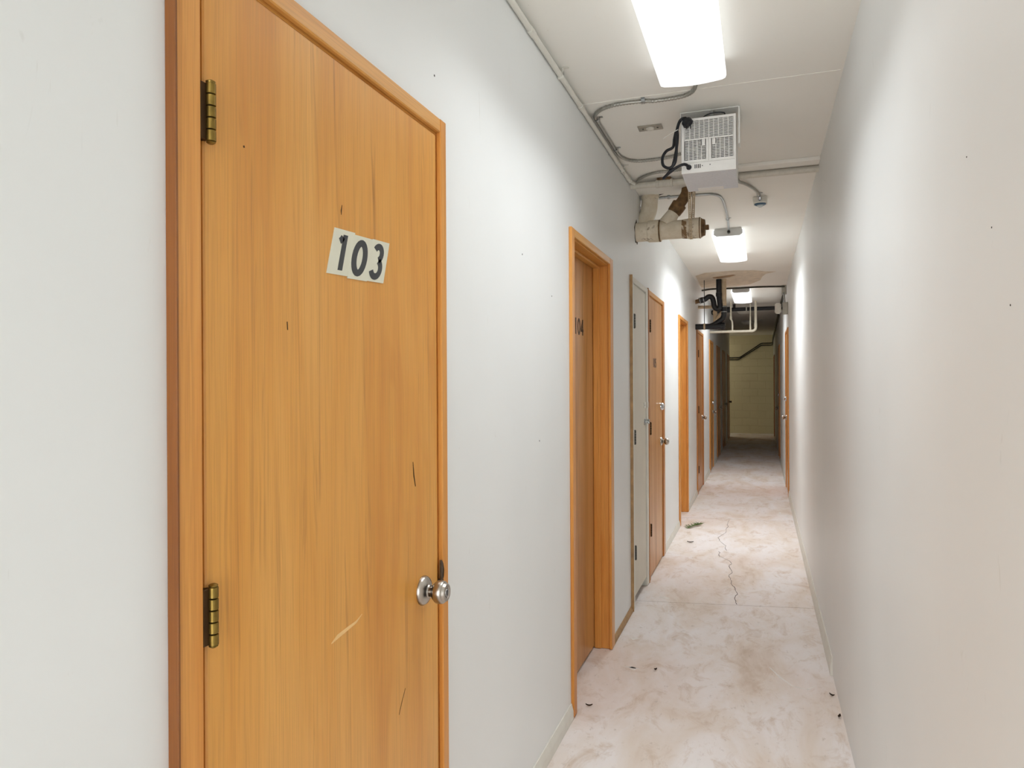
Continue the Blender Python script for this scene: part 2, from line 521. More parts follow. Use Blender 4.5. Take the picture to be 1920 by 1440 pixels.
# plaster patches, stains, seam on the ceiling
def cpatch(poly, name, mat, t=0.002):
    MB().prism(poly, t, Matrix.Translation((0, 0, CEIL - t + 0.0005))).build(name, mat, ce, smooth=False)
cpatch([(-.72, 8.62), (-.60, 8.42), (-.45, 8.38), (-.25, 8.36), (-.06, 8.42), (.05, 8.55), (.17, 8.60), (.06, 8.74), (.02, 8.95), (.0, 9.25), (-.12, 9.6), (-.3, 9.75), (-.6, 9.78), (-.735, 9.7)], 'bare_patch', 'patch')
cpatch([(-.54, 8.80), (-.44, 8.74), (-.30, 8.66), (-.27, 8.72), (-.34, 8.84), (-.46, 8.92), (-.53, 8.9)], 'rust_stain', 'rust', 0.003)
cpatch([(L + .01, 3.118), (R - .01, 3.118), (R - .01, 3.122), (L + .01, 3.122)], 'plaster_seam', 'ceil', 0.0025)
tag(MB().box(-0.40, R, 4.275, 4.368, 2.619, CEIL, 0.003).build('trim_1', 'ceil', smooth=False), 'flat cream board across the ceiling in front of the painted pipe', 'trim', 'structure')
tag(MB().box(L, R, 4.475, 4.735, 2.627, CEIL, 0.003).build('trim_2', 'ceil', smooth=False), 'wide thin tan board across the ceiling behind the painted pipe', 'trim', 'structure')

# end wall of concrete blocks, side passage, wall behind the camera
we = tag(empty('wall_end', (0, Y1, 0)), 'dim yellowish painted concrete block wall at the corridor end', 'wall', 'structure')
MB().box(-2.6, R + 0.6, 0.006, 0.13, 0, CEIL).build('mortar_bed', 'endwall', we, smooth=False)
bmesh_block = None
bw, bh = 0.397, 0.1937
for row in range(14):
    z0 = 0.012 + row * 0.2
    if z0 > CEIL - 0.05: break
    off = 0.0 if row % 2 else -0.2
    for i in range(4):
        xa = -0.88 + off + i * 0.4
        xb = min(xa + bw, R - 0.001); xa2 = max(xa, -1.08)
        if xb - xa2 < 0.03: continue
        zt = min(z0 + bh, CEIL - 0.002)
        MB().box(xa2, xb, -0.0005 - random.uniform(0, .001), 0.03, z0, zt, 0.003).build('block', 'endwall', we, smooth=False)
MB().box(-2.6, -1.085, -0.0005, 0.03, 0.0, CEIL).build('plain_stretch', 'endwall', we, smooth=False)
MB().box(-1.08, R, -0.012, 0, 0.0, 0.06).build('skirting', 'endwall', we, smooth=False)
MB().box(-1.08, R, -0.05, 0, 2.585, CEIL).build('cornice', 'endwall', we, smooth=False)
tag(MB().box(-2.73, -2.6, Y0 - .13, Y1 + .13, 0, CEIL).build('wall_passage_end', 'wall', smooth=False), 'off-white outer wall behind the left-hand rooms, out of sight', 'wall', 'structure')
tag(MB().box(-2.6, L - 0.13, LEND - 0.13, LEND, 0, CEIL).build('wall_passage_side', 'wall', smooth=False), 'off-white return wall of the side passage at the far left', 'wall', 'structure')
tag(MB().box(-2.6, L, Y0 - 0.13, Y0, 0, CEIL).box(R, R + .5, Y0 - 0.13, Y0, 0, CEIL).box(L, R, Y0 - 0.13, Y0, 2.3, CEIL).build('wall_back', 'wall', smooth=False), 'off-white wall behind the camera round an opening added for the fill light', 'wall', 'structure')
tag(MB().box(R + .5, R + .6, Y0 - .13, Y1 + .13, 0, CEIL).build('wall_outer_right', 'wall', smooth=False), 'outer wall behind the right-hand rooms, out of sight', 'wall', 'structure')

# baseboards
def baseboards(name, x, sgn, spans, label):
    e = tag(empty(name, (x, 0, 0)), label, 'baseboard', 'structure')
    for a, b, h, mat in spans:
        prof = [(0, 0), (0.012, 0), (0.011, h * .55), (0.007, h * .8), (0.004, h), (0, h)]
        mb = MB()
        mt = Matrix(((sgn, 0, 0, 0), (0, 0, 1, a), (0, 1, 0, 0.001), (0, 0, 0, 1)))
        mb.prism(prof, b - a, mt)
        bmesh.ops.recalc_face_normals(mb.bm, faces=mb.bm.faces[:])
        mb.build('board', mat, e, smooth=False)
    return e
baseboards('baseboard_left', L, 1, [(Y0, .755, .062, 'trim'), (1.635, 2.888, .062, 'trim'), (3.767, 4.350, .035, 'rawtrim'), (5.902, 7.038, .062, 'trim'), (7.907, 9.078, .062, 'trim'),
                                    (10.082, 11.368, .062, 'trim'), (12.242, 13.298, .062, 'trim'), (14.222, 15.368, .062, 'trim'), (16.292, 17.668, .062, 'trim')],
           'low off-white baseboard pieces between the doors of the left wall')
baseboards('baseboard_right', R, -1, [(3.70, 9.198, .085, 'trim'), (10.162, 13.368, .06, 'trim'), (14.292, 18.468, .06, 'trim')], 'low off-white baseboard along the bare right wall')

# nail holes and chips
def nail(parent, x, y, z, r=0.003):
    MB().lathe((x, y, z), (1 if x < 0 else -1, 0, 0), [(-0.001, r), (0.0006, r * .9), (0.001, 0)], 8).build('nail_hole', 'keyway', parent)
for y, z in ((1.596, 2.155), (3.73, 2.60), (2.275, 1.83), (2.63, 1.73), (1.655, .965), (2.46, 1.19)):
    nail(WL, L, y, z)
for y, z in ((1.33, 1.76), (1.20, 1.62), (4.0, 2.43), (4.6, 2.33), (1.12, 1.50)):
    nail(WR, R, y, z, 0.0015)

# ------------------------------------------------------------------ digits
def arc(cx, cy, rx, ry, a0, a1, n=14):
    return [(cx + rx * math.cos(math.radians(a0 + (a1 - a0) * i / n)), cy + ry * math.sin(math.radians(a0 + (a1 - a0) * i / n))) for i in range(n + 1)]
def digit_strokes(c):
    """strokes in a box of width .56, height 1"""
    if c == '1': return [([(.30, .0), (.30, 1.0)], False), ([(.10, .80), (.16, .85), (.205, .93)], False)]
    if c == '0': return [(arc(.28, .5, .215, .44, 0, 345, 24), True)]
    if c == '3': return [(arc(.26, .735, .18, .21, 150, -72, 16), False), (arc(.25, .28, .22, .25, 70, -160, 18), False)]
    if c == '4': return [([(.40, .0), (.40, 1.0)], False), ([(.40, .94), (.06, .32)], False), ([(.02, .30), (.54, .30)], False)]
    if c == '5': return [([(.48, .945), (.13, .945)], False), ([(.14, .97), (.10, .55)], False), (arc(.26, .33, .21, .28, 128, -140, 18), False)]
    return []
def digits(mb_text, h, stroke, mat44, pitch=0.66, thick=0.0012):
    """one MB per digit, returned with its own transform"""
    out = []
    for i, c in enumerate(mb_text):
        mb = MB()
        for pts, closed in digit_strokes(c):
            P = [((x + i * pitch) * h, y * h) for x, y in pts]
            mb.ribbon(P, stroke * h, thick, mat44, closed)
        out.append(mb)
    return out

# ------------------------------------------------------------------ doors
def knob_parts(par, wx, u, z, mat='nickel', scale=1.0, keyhole=True):
    """doorknob, local x is out of the wall"""
    k = MB()
    s = scale
    k.lathe((wx, u, z), (1, 0, 0), [(0.0160 * s, .013 * s), (0.0210 * s, .0125 * s), (0.0270 * s, .0145 * s), (0.0310 * s, .021 * s), (0.0370 * s, .0255 * s), (0.0450 * s, .0268 * s), (0.0530 * s, .0255 * s), (0.0555 * s, .0235 * s),
                                    (0.0560 * s, .0222 * s), (0.0615 * s, .0195 * s), (0.0625 * s, .013 * s), (0.0605 * s, .0115 * s), (0.0605 * s, 0)], 28)
    ko = k.build('knob', mat, par)
    MB().lathe((wx, u, z), (1, 0, 0), [(0, .034 * s), (.004 * s, .0338 * s), (.010 * s, .030 * s), (.014 * s, .022 * s), (.016 * s, .0155 * s), (.019 * s, .0135 * s), (.019 * s, 0)], 28).build('rose', mat, ko)
    if keyhole:
        MB().lathe((wx, u, z), (1, 0, 0), [(.0595 * s, .0105 * s), (.0618 * s, .0095 * s), (.0618 * s, 0)], 16).build('lock_cylinder', 'chrome', ko)
        MB().box(wx + .0605 * s, wx + .0625 * s, u - .0013, u + .0013, z - .006, z + .006).build('keyway', 'keyway', ko, smooth=False)
    return ko

def deadbolt(par, wx, u, z, mat='chrome'):
    d = MB().lathe((wx, u, z), (1, 0, 0), [(0, .030), (.010, .029), (.024, .023), (.026, .020), (.026, 0)], 24).build('deadbolt', mat, par)
    MB().box(wx + .025, wx + .0275, u - .0015, u + .0015, z - .007, z + .007).build('keyway', 'keyway', d, smooth=False)

def hinge(par, u, zc, h=.084, mat='brass', dark='hingedk', wx=0.006, r=0.0072):
    b = MB()
    x = wx + 0.0095
    n = 5
    for i in range(n):
        za = zc - h / 2 + i * h / n
        b.lathe((x, u, za), (0, 0, 1), [(0.0006, r * .86), (0.0012, r), (h / n - 0.0012, r), (h / n - 0.0006, r * .86)], 14)
    b.lathe((x, u, zc + h / 2), (0, 0, 1), [(-.001, r * .8), (0.002, r * .95), (0.004, r * .5), (0.0045, 0)], 14)
    b.lathe((x, u, zc - h / 2 - .003), (0, 0, 1), [(0, r * .5), (.002, r * .9), (.0035, r * .8)], 14)
    ho = b.build('hinge', mat, par)
    MB().box(wx - .004, x - .002, u - .0165, u - .001, zc - h / 2 + .002, zc + h / 2 - .002, .0006).build('hinge_leaf', dark, ho, smooth=False)
    return ho

def make_door(n, d, side, label, mats, hinges=(), hmat='brass', hdark='hingedk', knob=None, kmat='nickel', bolt=None, bmat='chrome', sill=0.012, case_t=0.014, left_side_mat=None, top=True):
    a, b = d['a'], d['b']
    yc = (a + b) / 2
    if side == 'L':
        root = empty('door_%d' % n, (L, yc, 0)); U = lambda y: y - yc
    else:
        root = empty('door_%d' % n, (R, yc, 0), math.pi); U = lambda y: yc - y
    tag(root, label, 'door', 'structure')
    def bx(name, mat, w0, w1, ya, yb, z0, z1, bev=0.002, par=root):
        u0, u1 = sorted((U(ya), U(yb)))
        return MB().box(w0, w1, u0, u1, z0, z1, bev).build(name, mat, par, smooth=False)
    lm, cm, hm = mats
    wl = -0.082 if d['rec'] else 0.006
    leaf = bx('leaf', lm, wl - .038, wl, a, b, sill, LEAF_TOP, .0025)
    # jamb lining and stops
    for ya, yb in ((a - .003 - JAMB, a - .003), (b + .003, b + .003 + JAMB)):
        bx('jamb', cm, -.129, 0.0005, ya, yb, 0.002, LEAF_TOP + .003, .001)
    bx('head_jamb', hm, -.129, 0.0005, a - .003 - JAMB, b + .003 + JAMB, LEAF_TOP + .003, LEAF_TOP + .003 + JAMB, .001)
    if d['rec']:
        bx('stop', cm, wl + .0015, wl + .037, a - .003, a + .008, 0.002, LEAF_TOP + .003, .002)
        bx('stop', cm, wl + .0015, wl + .037, b - .008, b + .003, 0.002, LEAF_TOP + .003, .002)
        bx('head_stop', hm, wl + .0015, wl + .037, a + .008, b - .008, LEAF_TOP - .008, LEAF_TOP + .003, .002)
    # casing with mitred look: two sides and a head
    c0 = bx('casing', left_side_mat[0] if left_side_mat else cm, 0, case_t, d['ca'], d['ca2'], 0.004, CASE_TOP if top else 2.045, .0025)
    bx('casing', cm, 0, case_t, d['cb2'], d['cb'], 0.004, CASE_TOP - .0005, .0025)
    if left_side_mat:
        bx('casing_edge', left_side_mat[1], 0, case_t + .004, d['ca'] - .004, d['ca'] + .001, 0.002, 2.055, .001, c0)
    bx('casing_head', hm, 0, case_t - .0005, d['ca2'], d['cb2'], LEAF_TOP + .009, CASE_TOP - .001, .0025)
    for z in hinges:
        hinge(root, U(a) + .004 if side == 'L' else U(a) - .004, z, mat=hmat, dark=hdark)
    if knob:
        knob_parts(leaf, wl, U(knob[0]), knob[1], kmat)
    if bolt:
        deadbolt(leaf, wl, U(bolt[0]), bolt[1], bmat)
    return root, leaf, U

W1 = ('door', 'case', 'caseh')
W2 = ('door_dk', 'case_dk', 'case_dk')
# door 103
d1, leaf1, U1 = make_door(1, DOORS_L[1], 'L', 'large orange varnished wooden door numbered 103 nearest the camera', W1, left_side_mat=('case', 'edge_shade'), hinges=(1.787, 1.070, 0.30), knob=(1.507, .916))
PL = MB
def to_leaf(U, w, y0, z0, shear=0.0, slope=0.0):
    """xy of a flat drawing -> (u, z) on a leaf, thickness out of the wall"""
    return Matrix(((0, 0, 1, w), (1, shear, 0, U(y0)), (slope, 1, 0, z0), (0, 0, 0, 1)))
plates = ((0.0, .071, .0012, .0), (.069, .140, .0018, -.0035), (.138, .2065, .0015, -.002))
for i, (xa, xb, tk, dz) in enumerate(plates):
    mt = to_leaf(U1, 0.0062, 1.119, 1.602 + dz, .31, .045)
    pl = MB().prism([(xa, 0), (xb, 0), (xb, .0885), (xa, .0885)], tk, mt).build('number_plate', 'sticker', leaf1, smooth=False)
    ch = '103'[i]
    hh = .070
    m2 = to_leaf(U1, 0.0062 + tk, 1.119, 1.602 + dz, .31, .045)
    x_off = (.016, .074, .146)[i]
    for mb in digits(ch, hh, .20 if ch != '1' else .19, m2 @ Matrix.Translation((x_off, .009, 0)) @ Matrix.Diagonal((1.28 if ch == '0' else 1.15, 1, 1, 1)), thick=.0004):
        mb.build('digit', 'digit', pl, smooth=False)
# scratch and latch guard
MB().ribbon([(0, 0), (.02, .006), (.055, .010), (.085, .013), (.107, .022)], [.002, .008, .007, .005, .001], .0004, to_leaf(U1, .0061, 1.130, .922)).build('scratch', plain('scratched_wood', (246, 205, 140), .6), leaf1, smooth=False)
for pts, wd in (([(1.459, 1.221), (1.463, 1.190), (1.471, 1.164)], [.002, .0045, .003]), ([(1.173, 1.738), (1.170, 1.727), (1.170, 1.719)], [.001, .003, .001]),
                ([(1.417, .724), (1.40, .70), (1.387, .678)], [.001, .002, .001]), ([(.9005, 1.766), (.902, 1.763)], [.003, .003]), ([(1.005, 1.504), (1.006, 1.490)], [.002, .002])):
    MB().ribbon([(y, z) for y, z in pts], wd, .0004, Matrix(((0, 0, 1, .0061), (1, 0, 0, U1(0)), (0, 1, 0, 0), (0, 0, 0, 1)))).build('gouge', 'hingedk', leaf1, smooth=False)
gm = MB()
gm.prism([(0, 0), (.016, .004), (.019, .022), (.014, .038), (.006, .048), (0, .050)], .004, Matrix(((0, 0, 1, .010), (1, 0, 0, U1(1.590)), (0, 1, 0, .918), (0, 0, 0, 1))))
gm.box(.004, .014, U1(1.588), U1(1.606), .90, .92, .002)
gm.build('latch_guard', 'guard', d1, smooth=False)
# door 104
d2, leaf2, U2 = make_door(2, DOORS_L[2], 'L', 'brown wooden door numbered 104 set back in its frame', ('door_dk', 'case', 'caseh'))
for mb in digits('104', .078, .17, to_leaf(U2, -.0819, 3.30, 1.632) @ Matrix.Diagonal((1.25, 1, 1, 1)), thick=.0012):
    mb.build('digit', 'digitbr', leaf2, smooth=False)
# closet door, painted
d3, leaf3, U3 = make_door(3, DOORS_L[3], 'L', 'narrow cream painted closet door with bolts, beside door 105', ('cream', 'trim', 'trim'), hinges=(1.777, 1.057, .342), hmat='hingegy', hdark='keyway', sill=.062, left_side_mat=('trim', 'rawtrim'))
hs = MB().box(.0065, .010, U3(4.85), U3(4.915), 1.222, 1.262, .001).build('hasp', 'trim', leaf3, smooth=False)
MB().lathe((.010, U3(4.862), 1.242), (1, 0, 0), [(0, .004), (.003, .0035), (.004, 0)], 8).build('screw', 'steel', hs)
MB().box(.0145, .018, U3(4.938), U3(4.985), 1.222, 1.262, .001).build('hasp_keeper', 'trim', d3, smooth=False)
bb = MB().box(.0065, .010, U3(4.862), U3(4.918), 1.108, 1.150, .001)
bb.cyl((.019, U3(4.862), 1.130), (.019, U3(4.975), 1.130), .0055, 10)
bb.cyl((.019, U3(4.89), 1.130), (.036, U3(4.89), 1.118), .004, 8)
bb.box(.010, .026, U3(4.868), U3(4.876), 1.121, 1.139, .001).box(.010, .026, U3(4.905), U3(4.913), 1.121, 1.139, .001)
bb.build('barrel_bolt', 'steel', leaf3)
MB().box(.0145, .028, U3(4.942), U3(4.968), 1.116, 1.144, .003).build('bolt_keeper', 'steel', d3, smooth=False)
# door 105
d4, leaf4, U4 = make_door(4, DOORS_L[4], 'L', 'wooden door numbered 105 with hinges left, deadbolt and knob right', ('door_dk', 'case_dk', 'caseh'), hinges=(1.795, 1.07, .352), hmat='hingedk', knob=(5.705, .932), bolt=(5.715, 1.206), left_side_mat=('case_dk', 'case_dk'))
for mb in digits('105', .066, .20, to_leaf(U4, .0061, 5.295, 1.508) @ Matrix.Diagonal((1.3, 1, 1, 1)), thick=.0012):
    mb.build('digit', 'digitbr', leaf4, smooth=False)
make_door(5, DOORS_L[5], 'L', 'orange wooden door frame with the door set back, second after 105', ('door_dk', 'case', 'case'))
make_door(6, DOORS_L[6], 'L', 'brown wooden door with round knob below the black drain trap', ('door_dk', 'case_dk', 'caseh'), hinges=(1.75, 1.05, .3), hmat='hingedk', knob=(9.87, .921))
make_door(7, DOORS_L[7], 'L', 'brown door with deadbolt over knob where the light fades', ('door_dk', 'case', 'case'), knob=(12.08, .909), bolt=(12.08, 1.057))
make_door(8, DOORS_L[8], 'L', 'third dim door from the corridor end on the left', W2, knob=(14.06, .917))
make_door(9, DOORS_L[9], 'L', 'second dim door from the corridor end on the left', W2, knob=(16.13, .914))
make_door(10, DOORS_L[10], 'L', 'last dim door on the left before the side passage', W2, knob=(18.43, .90), kmat='hingedk')
make_door(11, DOORS_R[11], 'R', 'nearest door in the right wall, orange frame and bright knob', ('door', 'case', 'case'), knob=(9.82, .935), bolt=(9.98, 1.17), kmat='nickel')
make_door(12, DOORS_R[12], 'R', 'dark middle door in the right wall with knob and deadbolt', W2, knob=(14.12, .90), bolt=(14.12, 1.15))
make_door(13, DOORS_R[13], 'R', 'last dark door in the right wall beside the end wall', W2)

# ------------------------------------------------------------------ fluorescent lights
LX = -0.246
def make_light(y0, y1, label, watt):
    root = tag(empty('ceiling_light', (LX, (y0 + y1) / 2, CEIL)), label, 'light', group='fluorescent wraparound lights')
    hl = (y1 - y0) / 2
    pan = MB().box(-.105, .105, -hl + .012, hl - .012, -.022, 0, .003)
    pan.build('housing', 'lampmetal', root, smooth=False)
    for s in (-1, 1):
        yy = s * (hl - .010)
        ep = [(-.100, 0), (.100, 0), (.112, -.012), (.112, -.050), (.09, -.066), (-.09, -.066), (-.112, -.050), (-.112, -.012)]
        MB().prism(ep, .004, Matrix(((1, 0, 0, 0), (0, 0, 1, yy - .002), (0, 1, 0, 0), (0, 0, 0, 1)))).build('end_plate', 'lampmetal', root, smooth=False)
    # wraparound diffuser: open shell, flared sides, softly bowed bottom
    prof = [(-.108, -.010), (-.118, -.022), (-.125, -.045), (-.126, -.062), (-.122, -.072), (-.110, -.077)]
    prof += [(-.110 + .22 * i / 8, -.077 - .008 * math.sin(math.pi * i / 8)) for i in range(1, 8)]
    prof += [(-x, z) for x, z in prof[5::-1]]
    bm = bmesh.new()
    ra = [bm.verts.new((x, -hl, z)) for x, z in prof]
    rb = [bm.verts.new((x, hl, z)) for x, z in prof]
    for i in range(len(prof) - 1):
        bm.faces.new((ra[i], rb[i], rb[i + 1], ra[i + 1]))
    bmesh.ops.recalc_face_normals(bm, faces=bm.faces[:])
    res = bmesh.ops.solidify(bm, geom=bm.faces[:], thickness=0.003)
    mb = MB(); mb.add(bm)
    df = mb.build('diffuser', 'lit', root)
    df.data.materials.append(M['litside'])       # sides glow more than the bottom, raised to brighten the ceiling
    for p in df.data.polygons:
        if p.normal.z > -.5:
            p.material_index = 1
    # the light the prismatic lens throws down: the lens cuts off near the horizontal
    ld = bpy.data.lights.new('lamp_light', 'AREA')
    ld.shape = 'RECTANGLE'; ld.size = .21; ld.size_y = 2 * hl - .04
    ld.energy = watt; ld.color = LAMP_COL; ld.spread = math.radians(128 if watt < 8 else 150)
    lo = bpy.data.objects.new('lamp_light', ld)
    COL.objects.link(lo)
    lo.parent = root; lo.location = (0, 0, -.0885)
    return root
make_light(1.63, 2.865, 'lit fluorescent ceiling light nearest the camera, cut by the top edge', WATT[0])
make_light(6.01, 7.26, 'lit fluorescent ceiling light beyond the cast iron drain', WATT[1])
make_light(9.90, 11.14, 'lit fluorescent ceiling light behind the black drain trap', WATT[2])

# ------------------------------------------------------------------ cables and conduits
def corrugated(pts, r=0.0088, step=0.007):
    P = smooth_path(pts, 10)
    # resample
    out = [P[0]]; acc = 0.0
    for a, b in zip(P, P[1:]):
        d = (b - a).length
        while acc + d >= step:
            t = (step - acc) / d
            a = a + (b - a) * t
            out.append(a.copy()); d = (b - a).length; acc = 0.0
        acc += d
    out.append(P[-1])
    rad = [r * (1.0 if i % 2 else .74) for i in range(len(out))]
    return out, rad
ZC = CEIL - 0.010
def clip(par, p, d, r=0.011):
    """small saddle strap over a cable, d is the cable direction"""
    c = MB()
    d = Vector(d).normalized(); s = d.cross(Vector((0, 0, 1))).normalized()
    P = [Vector(p) + s * .026 + Vector((0, 0, .008)), Vector(p) + s * r + Vector((0, 0, .008)), Vector(p) + s * r * .9 + Vector((0, 0, -.006)), Vector(p) + Vector((0, 0, -.011)),
         Vector(p) - s * r * .9 + Vector((0, 0, -.006)), Vector(p) - s * r + Vector((0, 0, .008))]
    for a, b in zip(P, P[1:]):
        q = (b - a); n = q.cross(d).normalized() * .0012
        bm = bmesh.new()
        vs = [bm.verts.new(v + e * .008 * d + k * n) for v in (a, b) for e in (-1, 1) for k in (-1, 1)]
        for f in ((0, 1, 3, 2), (4, 6, 7, 5), (0, 4, 5, 1), (2, 3, 7, 6), (0, 2, 6, 4), (1, 5, 7, 3)):
            bm.faces.new([vs[i] for i in f])
        bmesh.ops.recalc_face_normals(bm, faces=bm.faces[:])
        c.add(bm)
    c.build('clip', 'steel', par, smooth=False)

cab = tag(empty('armoured_cable'), 'flexible steel cable curving from the nearest light to the wall', 'cable')
P, rad = corrugated([(LX, 2.855, 2.605), (-.246, 2.93, 2.622), (-.247, 3.03, ZC), (-.270, 3.117, ZC), (-.325, 3.157, ZC), (-.429, 3.163, ZC), (-.482, 3.150, ZC), (-.589, 3.146, ZC), (-.670, 3.178, ZC), (-.718, 3.245, ZC), (-.722, 3.33, ZC),
                     (-.722, 3.466, ZC), (-.722, 3.66, ZC), (-.722, 3.78, ZC), (-.716, 3.88, ZC), (-.690, 3.954, ZC), (-.64, 3.994, ZC), (-.543, 3.996, ZC), (-.447, 3.972, ZC), (-.33, 3.90, ZC)])
MB().sweep(P, .0075, 10, radii=rad).build('sheath', 'flex', cab)
clip(cab, (-.482, 3.150, ZC), (1, 0.05, 0)); clip(cab, (-.718, 3.29, ZC), (0, 1, 0)); clip(cab, (-.720, 3.75, ZC), (0, 1, 0))
cab2 = tag(empty('armoured_cable'), 'short flexible steel cable arching behind the heater to the painted pipe', 'cable')
P, rad = corrugated([(-.712, 4.378, 2.618), (-.704, 4.366, 2.624), (-.688, 4.345, ZC), (-.628, 4.278, ZC), (-.561, 4.246, ZC), (-.492, 4.25, ZC), (-.40, 4.22, ZC), (-.28, 4.12, ZC)])
MB().sweep(P, .0075, 10, radii=rad).build('sheath', 'flex', cab2)
cab3 = tag(empty('armoured_cable'), 'flexible steel cable running down to the round blue-ringed detector', 'cable')
P, rad = corrugated([(-.16, 4.255, 2.612), (-.136, 4.33, 2.592), (-.118, 4.405, 2.575), (-.091, 4.54, 2.596), (-.048, 4.751, 2.620), (-.017, 4.90, 2.624), (-.006, 4.99, 2.622)], r=.0095)
MB().sweep(P, .0095, 10, radii=rad).build('sheath', 'flex', cab3)
MB().cyl((-.006, 4.97, 2.622), (-.003, 5.055, 2.616), .012, 12).build('connector', 'chrome', cab3)
clip(cab3, (-.010, 4.96, 2.626), (.1, 1, 0))

wc = tag(empty('corner_conduit'), 'white painted conduit along the left ceiling corner', 'pipe')
cx, cz = L + .0125, CEIL - .030
P = smooth_path([(cx, Y0 + .01, cz), (cx, 1.0, cz), (cx, 3.0, cz), (cx, 4.20, cz), (cx + .004, 4.30, cz), (cx + .018, 4.365, cz)], 5)
MB().sweep(P, .0105, 12).build('tube', 'trim', wc)
for y in (2.33, 3.05, 3.90, 4.22):
    MB().cyl((cx, y, cz), (cx, y + .045, cz), .0128, 12).build('coupling', 'trim', wc)
for y in (2.72, 4.06):
    s = MB().box(cx - .010, cx + .0135, y, y + .014, cz - .0135, cz + .0135, .002)
    s.box(cx + .012, cx + .034, y, y + .014, CEIL - .004, CEIL - .001).box(cx + .010, cx + .0135, y, y + .014, cz, CEIL - .001)
    s.build('strap', 'trim', wc, smooth=False)

tp = tag(empty('painted_pipe', (0, 4.405, 2.606)), 'cream painted pipe crossing the ceiling behind the heater', 'pipe')
MB().cyl((L, 0, 0), (R, 0, 0), .0185, 18).build('tube', 'paintpipe', tp)
MB().lathe((-.60, 0, 0), (1, 0, 0), [(0, .022), (.002, .0255), (.018, .0255), (.020, .023), (.085, .023), (.087, .0255), (.10, .0255), (.102, .022)], 18).build('coupling', 'paintpipe', tp)
cl = MB().box(-.585, -.515, -.02, .02, .018, .034, .004)
cl.box(-.592, -.580, -.018, .018, .004, .034, .002).box(-.52, -.508, -.018, .018, .004, .034, .002)
cl.build('clamp', 'ironbr', tp, smooth=False)
bp = tag(empty('brown_conduit', (0, 4.455, 2.622)), 'thin brown conduit tight behind the cream painted pipe', 'pipe')
MB().cyl((L, 0, 0), (R - .004, 0, 0), .0095, 12).build('tube', 'darkpipe', bp)

lc = tag(empty('light_conduit'), 'thin steel conduit feeding the light beyond the drain', 'pipe')
lz = CEIL - .009
P = smooth_path([(LX + .006, 6.015, 2.622), (LX + .008, 5.9, lz), (-.234, 5.70, lz), (-.233, 5.50, lz), (-.236, 5.18, lz), (-.243, 5.02, lz), (-.258, 4.93, lz), (-.29, 4.878, lz), (-.34, 4.862, lz), (-.55, 4.85, lz), (-.648, 4.848, lz), (L, 4.845, lz)], 6)
MB().sweep(P, .0078, 10).build('tube', 'steel', lc)
clip(lc, (-.234, 5.66, lz), (0, 1, 0)); clip(lc, (-.575, 4.85, lz), (1, 0, 0))
MB().cyl((LX + .006, 6.00, 2.605), (LX + .006, 6.018, 2.600), .012, 12).build('connector', 'hingegy', lc)

b2 = tag(empty('ceiling_conduit'), 'dark thin conduit crossing the ceiling before the third light', 'pipe')
P = smooth_path([(L + .01, 9.90, CEIL - .018), (-.6, 9.84, CEIL - .012), (-.3, 9.85, CEIL - .014), (0, 9.84, CEIL - .012), (R - .02, 9.86, CEIL - .018)], 6)
MB().sweep(P, .011, 10).build('tube', 'darkpipe', b2)

# right wall boxes and far conduit
jb = MB().box(-.028, .030, -.05, .05, -.055, .055, .003)
jbo = jb.build('junction_box', 'plategrey', smooth=False)
jbo.location = (R - .030, 9.92, 2.585)
tag(jbo, 'grey metal junction box high on the right wall', 'box')
fd = tag(empty('flood_light', (R, 9.43, 2.30)), 'small off-white emergency lamp head on a square wall box', 'lamp')
MB().box(-.062, 0, -.035, .035, -.075, .072, .004).build('wall_box', 'plategrey', fd, smooth=False)
MB().box(-.150, -.078, -.075, .005, -.068, .062, .012, 2).build('lamp_head', 'trim', fd)
MB().cyl((-.085, -.01, 0), (-.058, -.01, 0), .014, 12).build('swivel', 'hingegy', fd)
MB().cyl((-.034, 0, .07), (-.034, .42, .235), .010, 10).build('supply_tube', 'steel', fd)
rc = tag(empty('far_conduit'), 'pair of dark conduits from the right ceiling corner across the end wall', 'pipe')
for k, dz in enumerate((0, -.055)):
    e = Y1 - .022
    P = [(R - .02 - k * .0, 9.98, CEIL - .035 + dz * .4), (R - .02, 15.0, CEIL - .05 + dz), (R - .02, 19.6, 2.52 + dz), (R - .022, e - .12, 2.46 + dz), (R - .03, e - .03, 2.425 + dz), (R - .08, e, 2.42 + dz),
         (.03, e, 2.42 + dz), (.0, e, 2.412 + dz), (-.53 - k * .03, e, 2.055 + dz), (-.56 - k * .03, e, 2.045 + dz), (-1.06, e, 2.045 + dz)]
    MB().sweep(P, .013, 10).build('tube', 'darkpipe', rc)

# ------------------------------------------------------------------ heater
ht = tag(empty('garage_heater', (-.2175, 3.31, 2.34)), 'white metal electric heater hung from the ceiling bracket', 'heater')
HW, HH, HD = .1175, .246, .325
sh = MB()
t_ = .003
sh.box(-HW, -HW + t_, 0.004, HD, 0.004, HH, .001).box(HW - t_, HW, 0.004, HD, 0.004, HH, .001)
sh.box(-HW, HW, 0.004, HD, HH - t_, HH, .001).box(-HW, HW, HD - t_, HD, 0.004, HH, .001)
sh.build('shell', 'heater', ht, smooth=False)
MB().box(-HW, HW, .004, HD, 0, .004, .001).build('bottom_panel', 'heaterbot', ht, smooth=False)
MB().box(-.068, .052, HD - .055, HD - .008, -.0012, 0, 0).build('rating_label', 'heater', ht, smooth=False)
MB().box(-HW + .006, HW - .006, .045, .055, .05, HH - .006).build('inner_baffle', 'dark', ht, smooth=False)
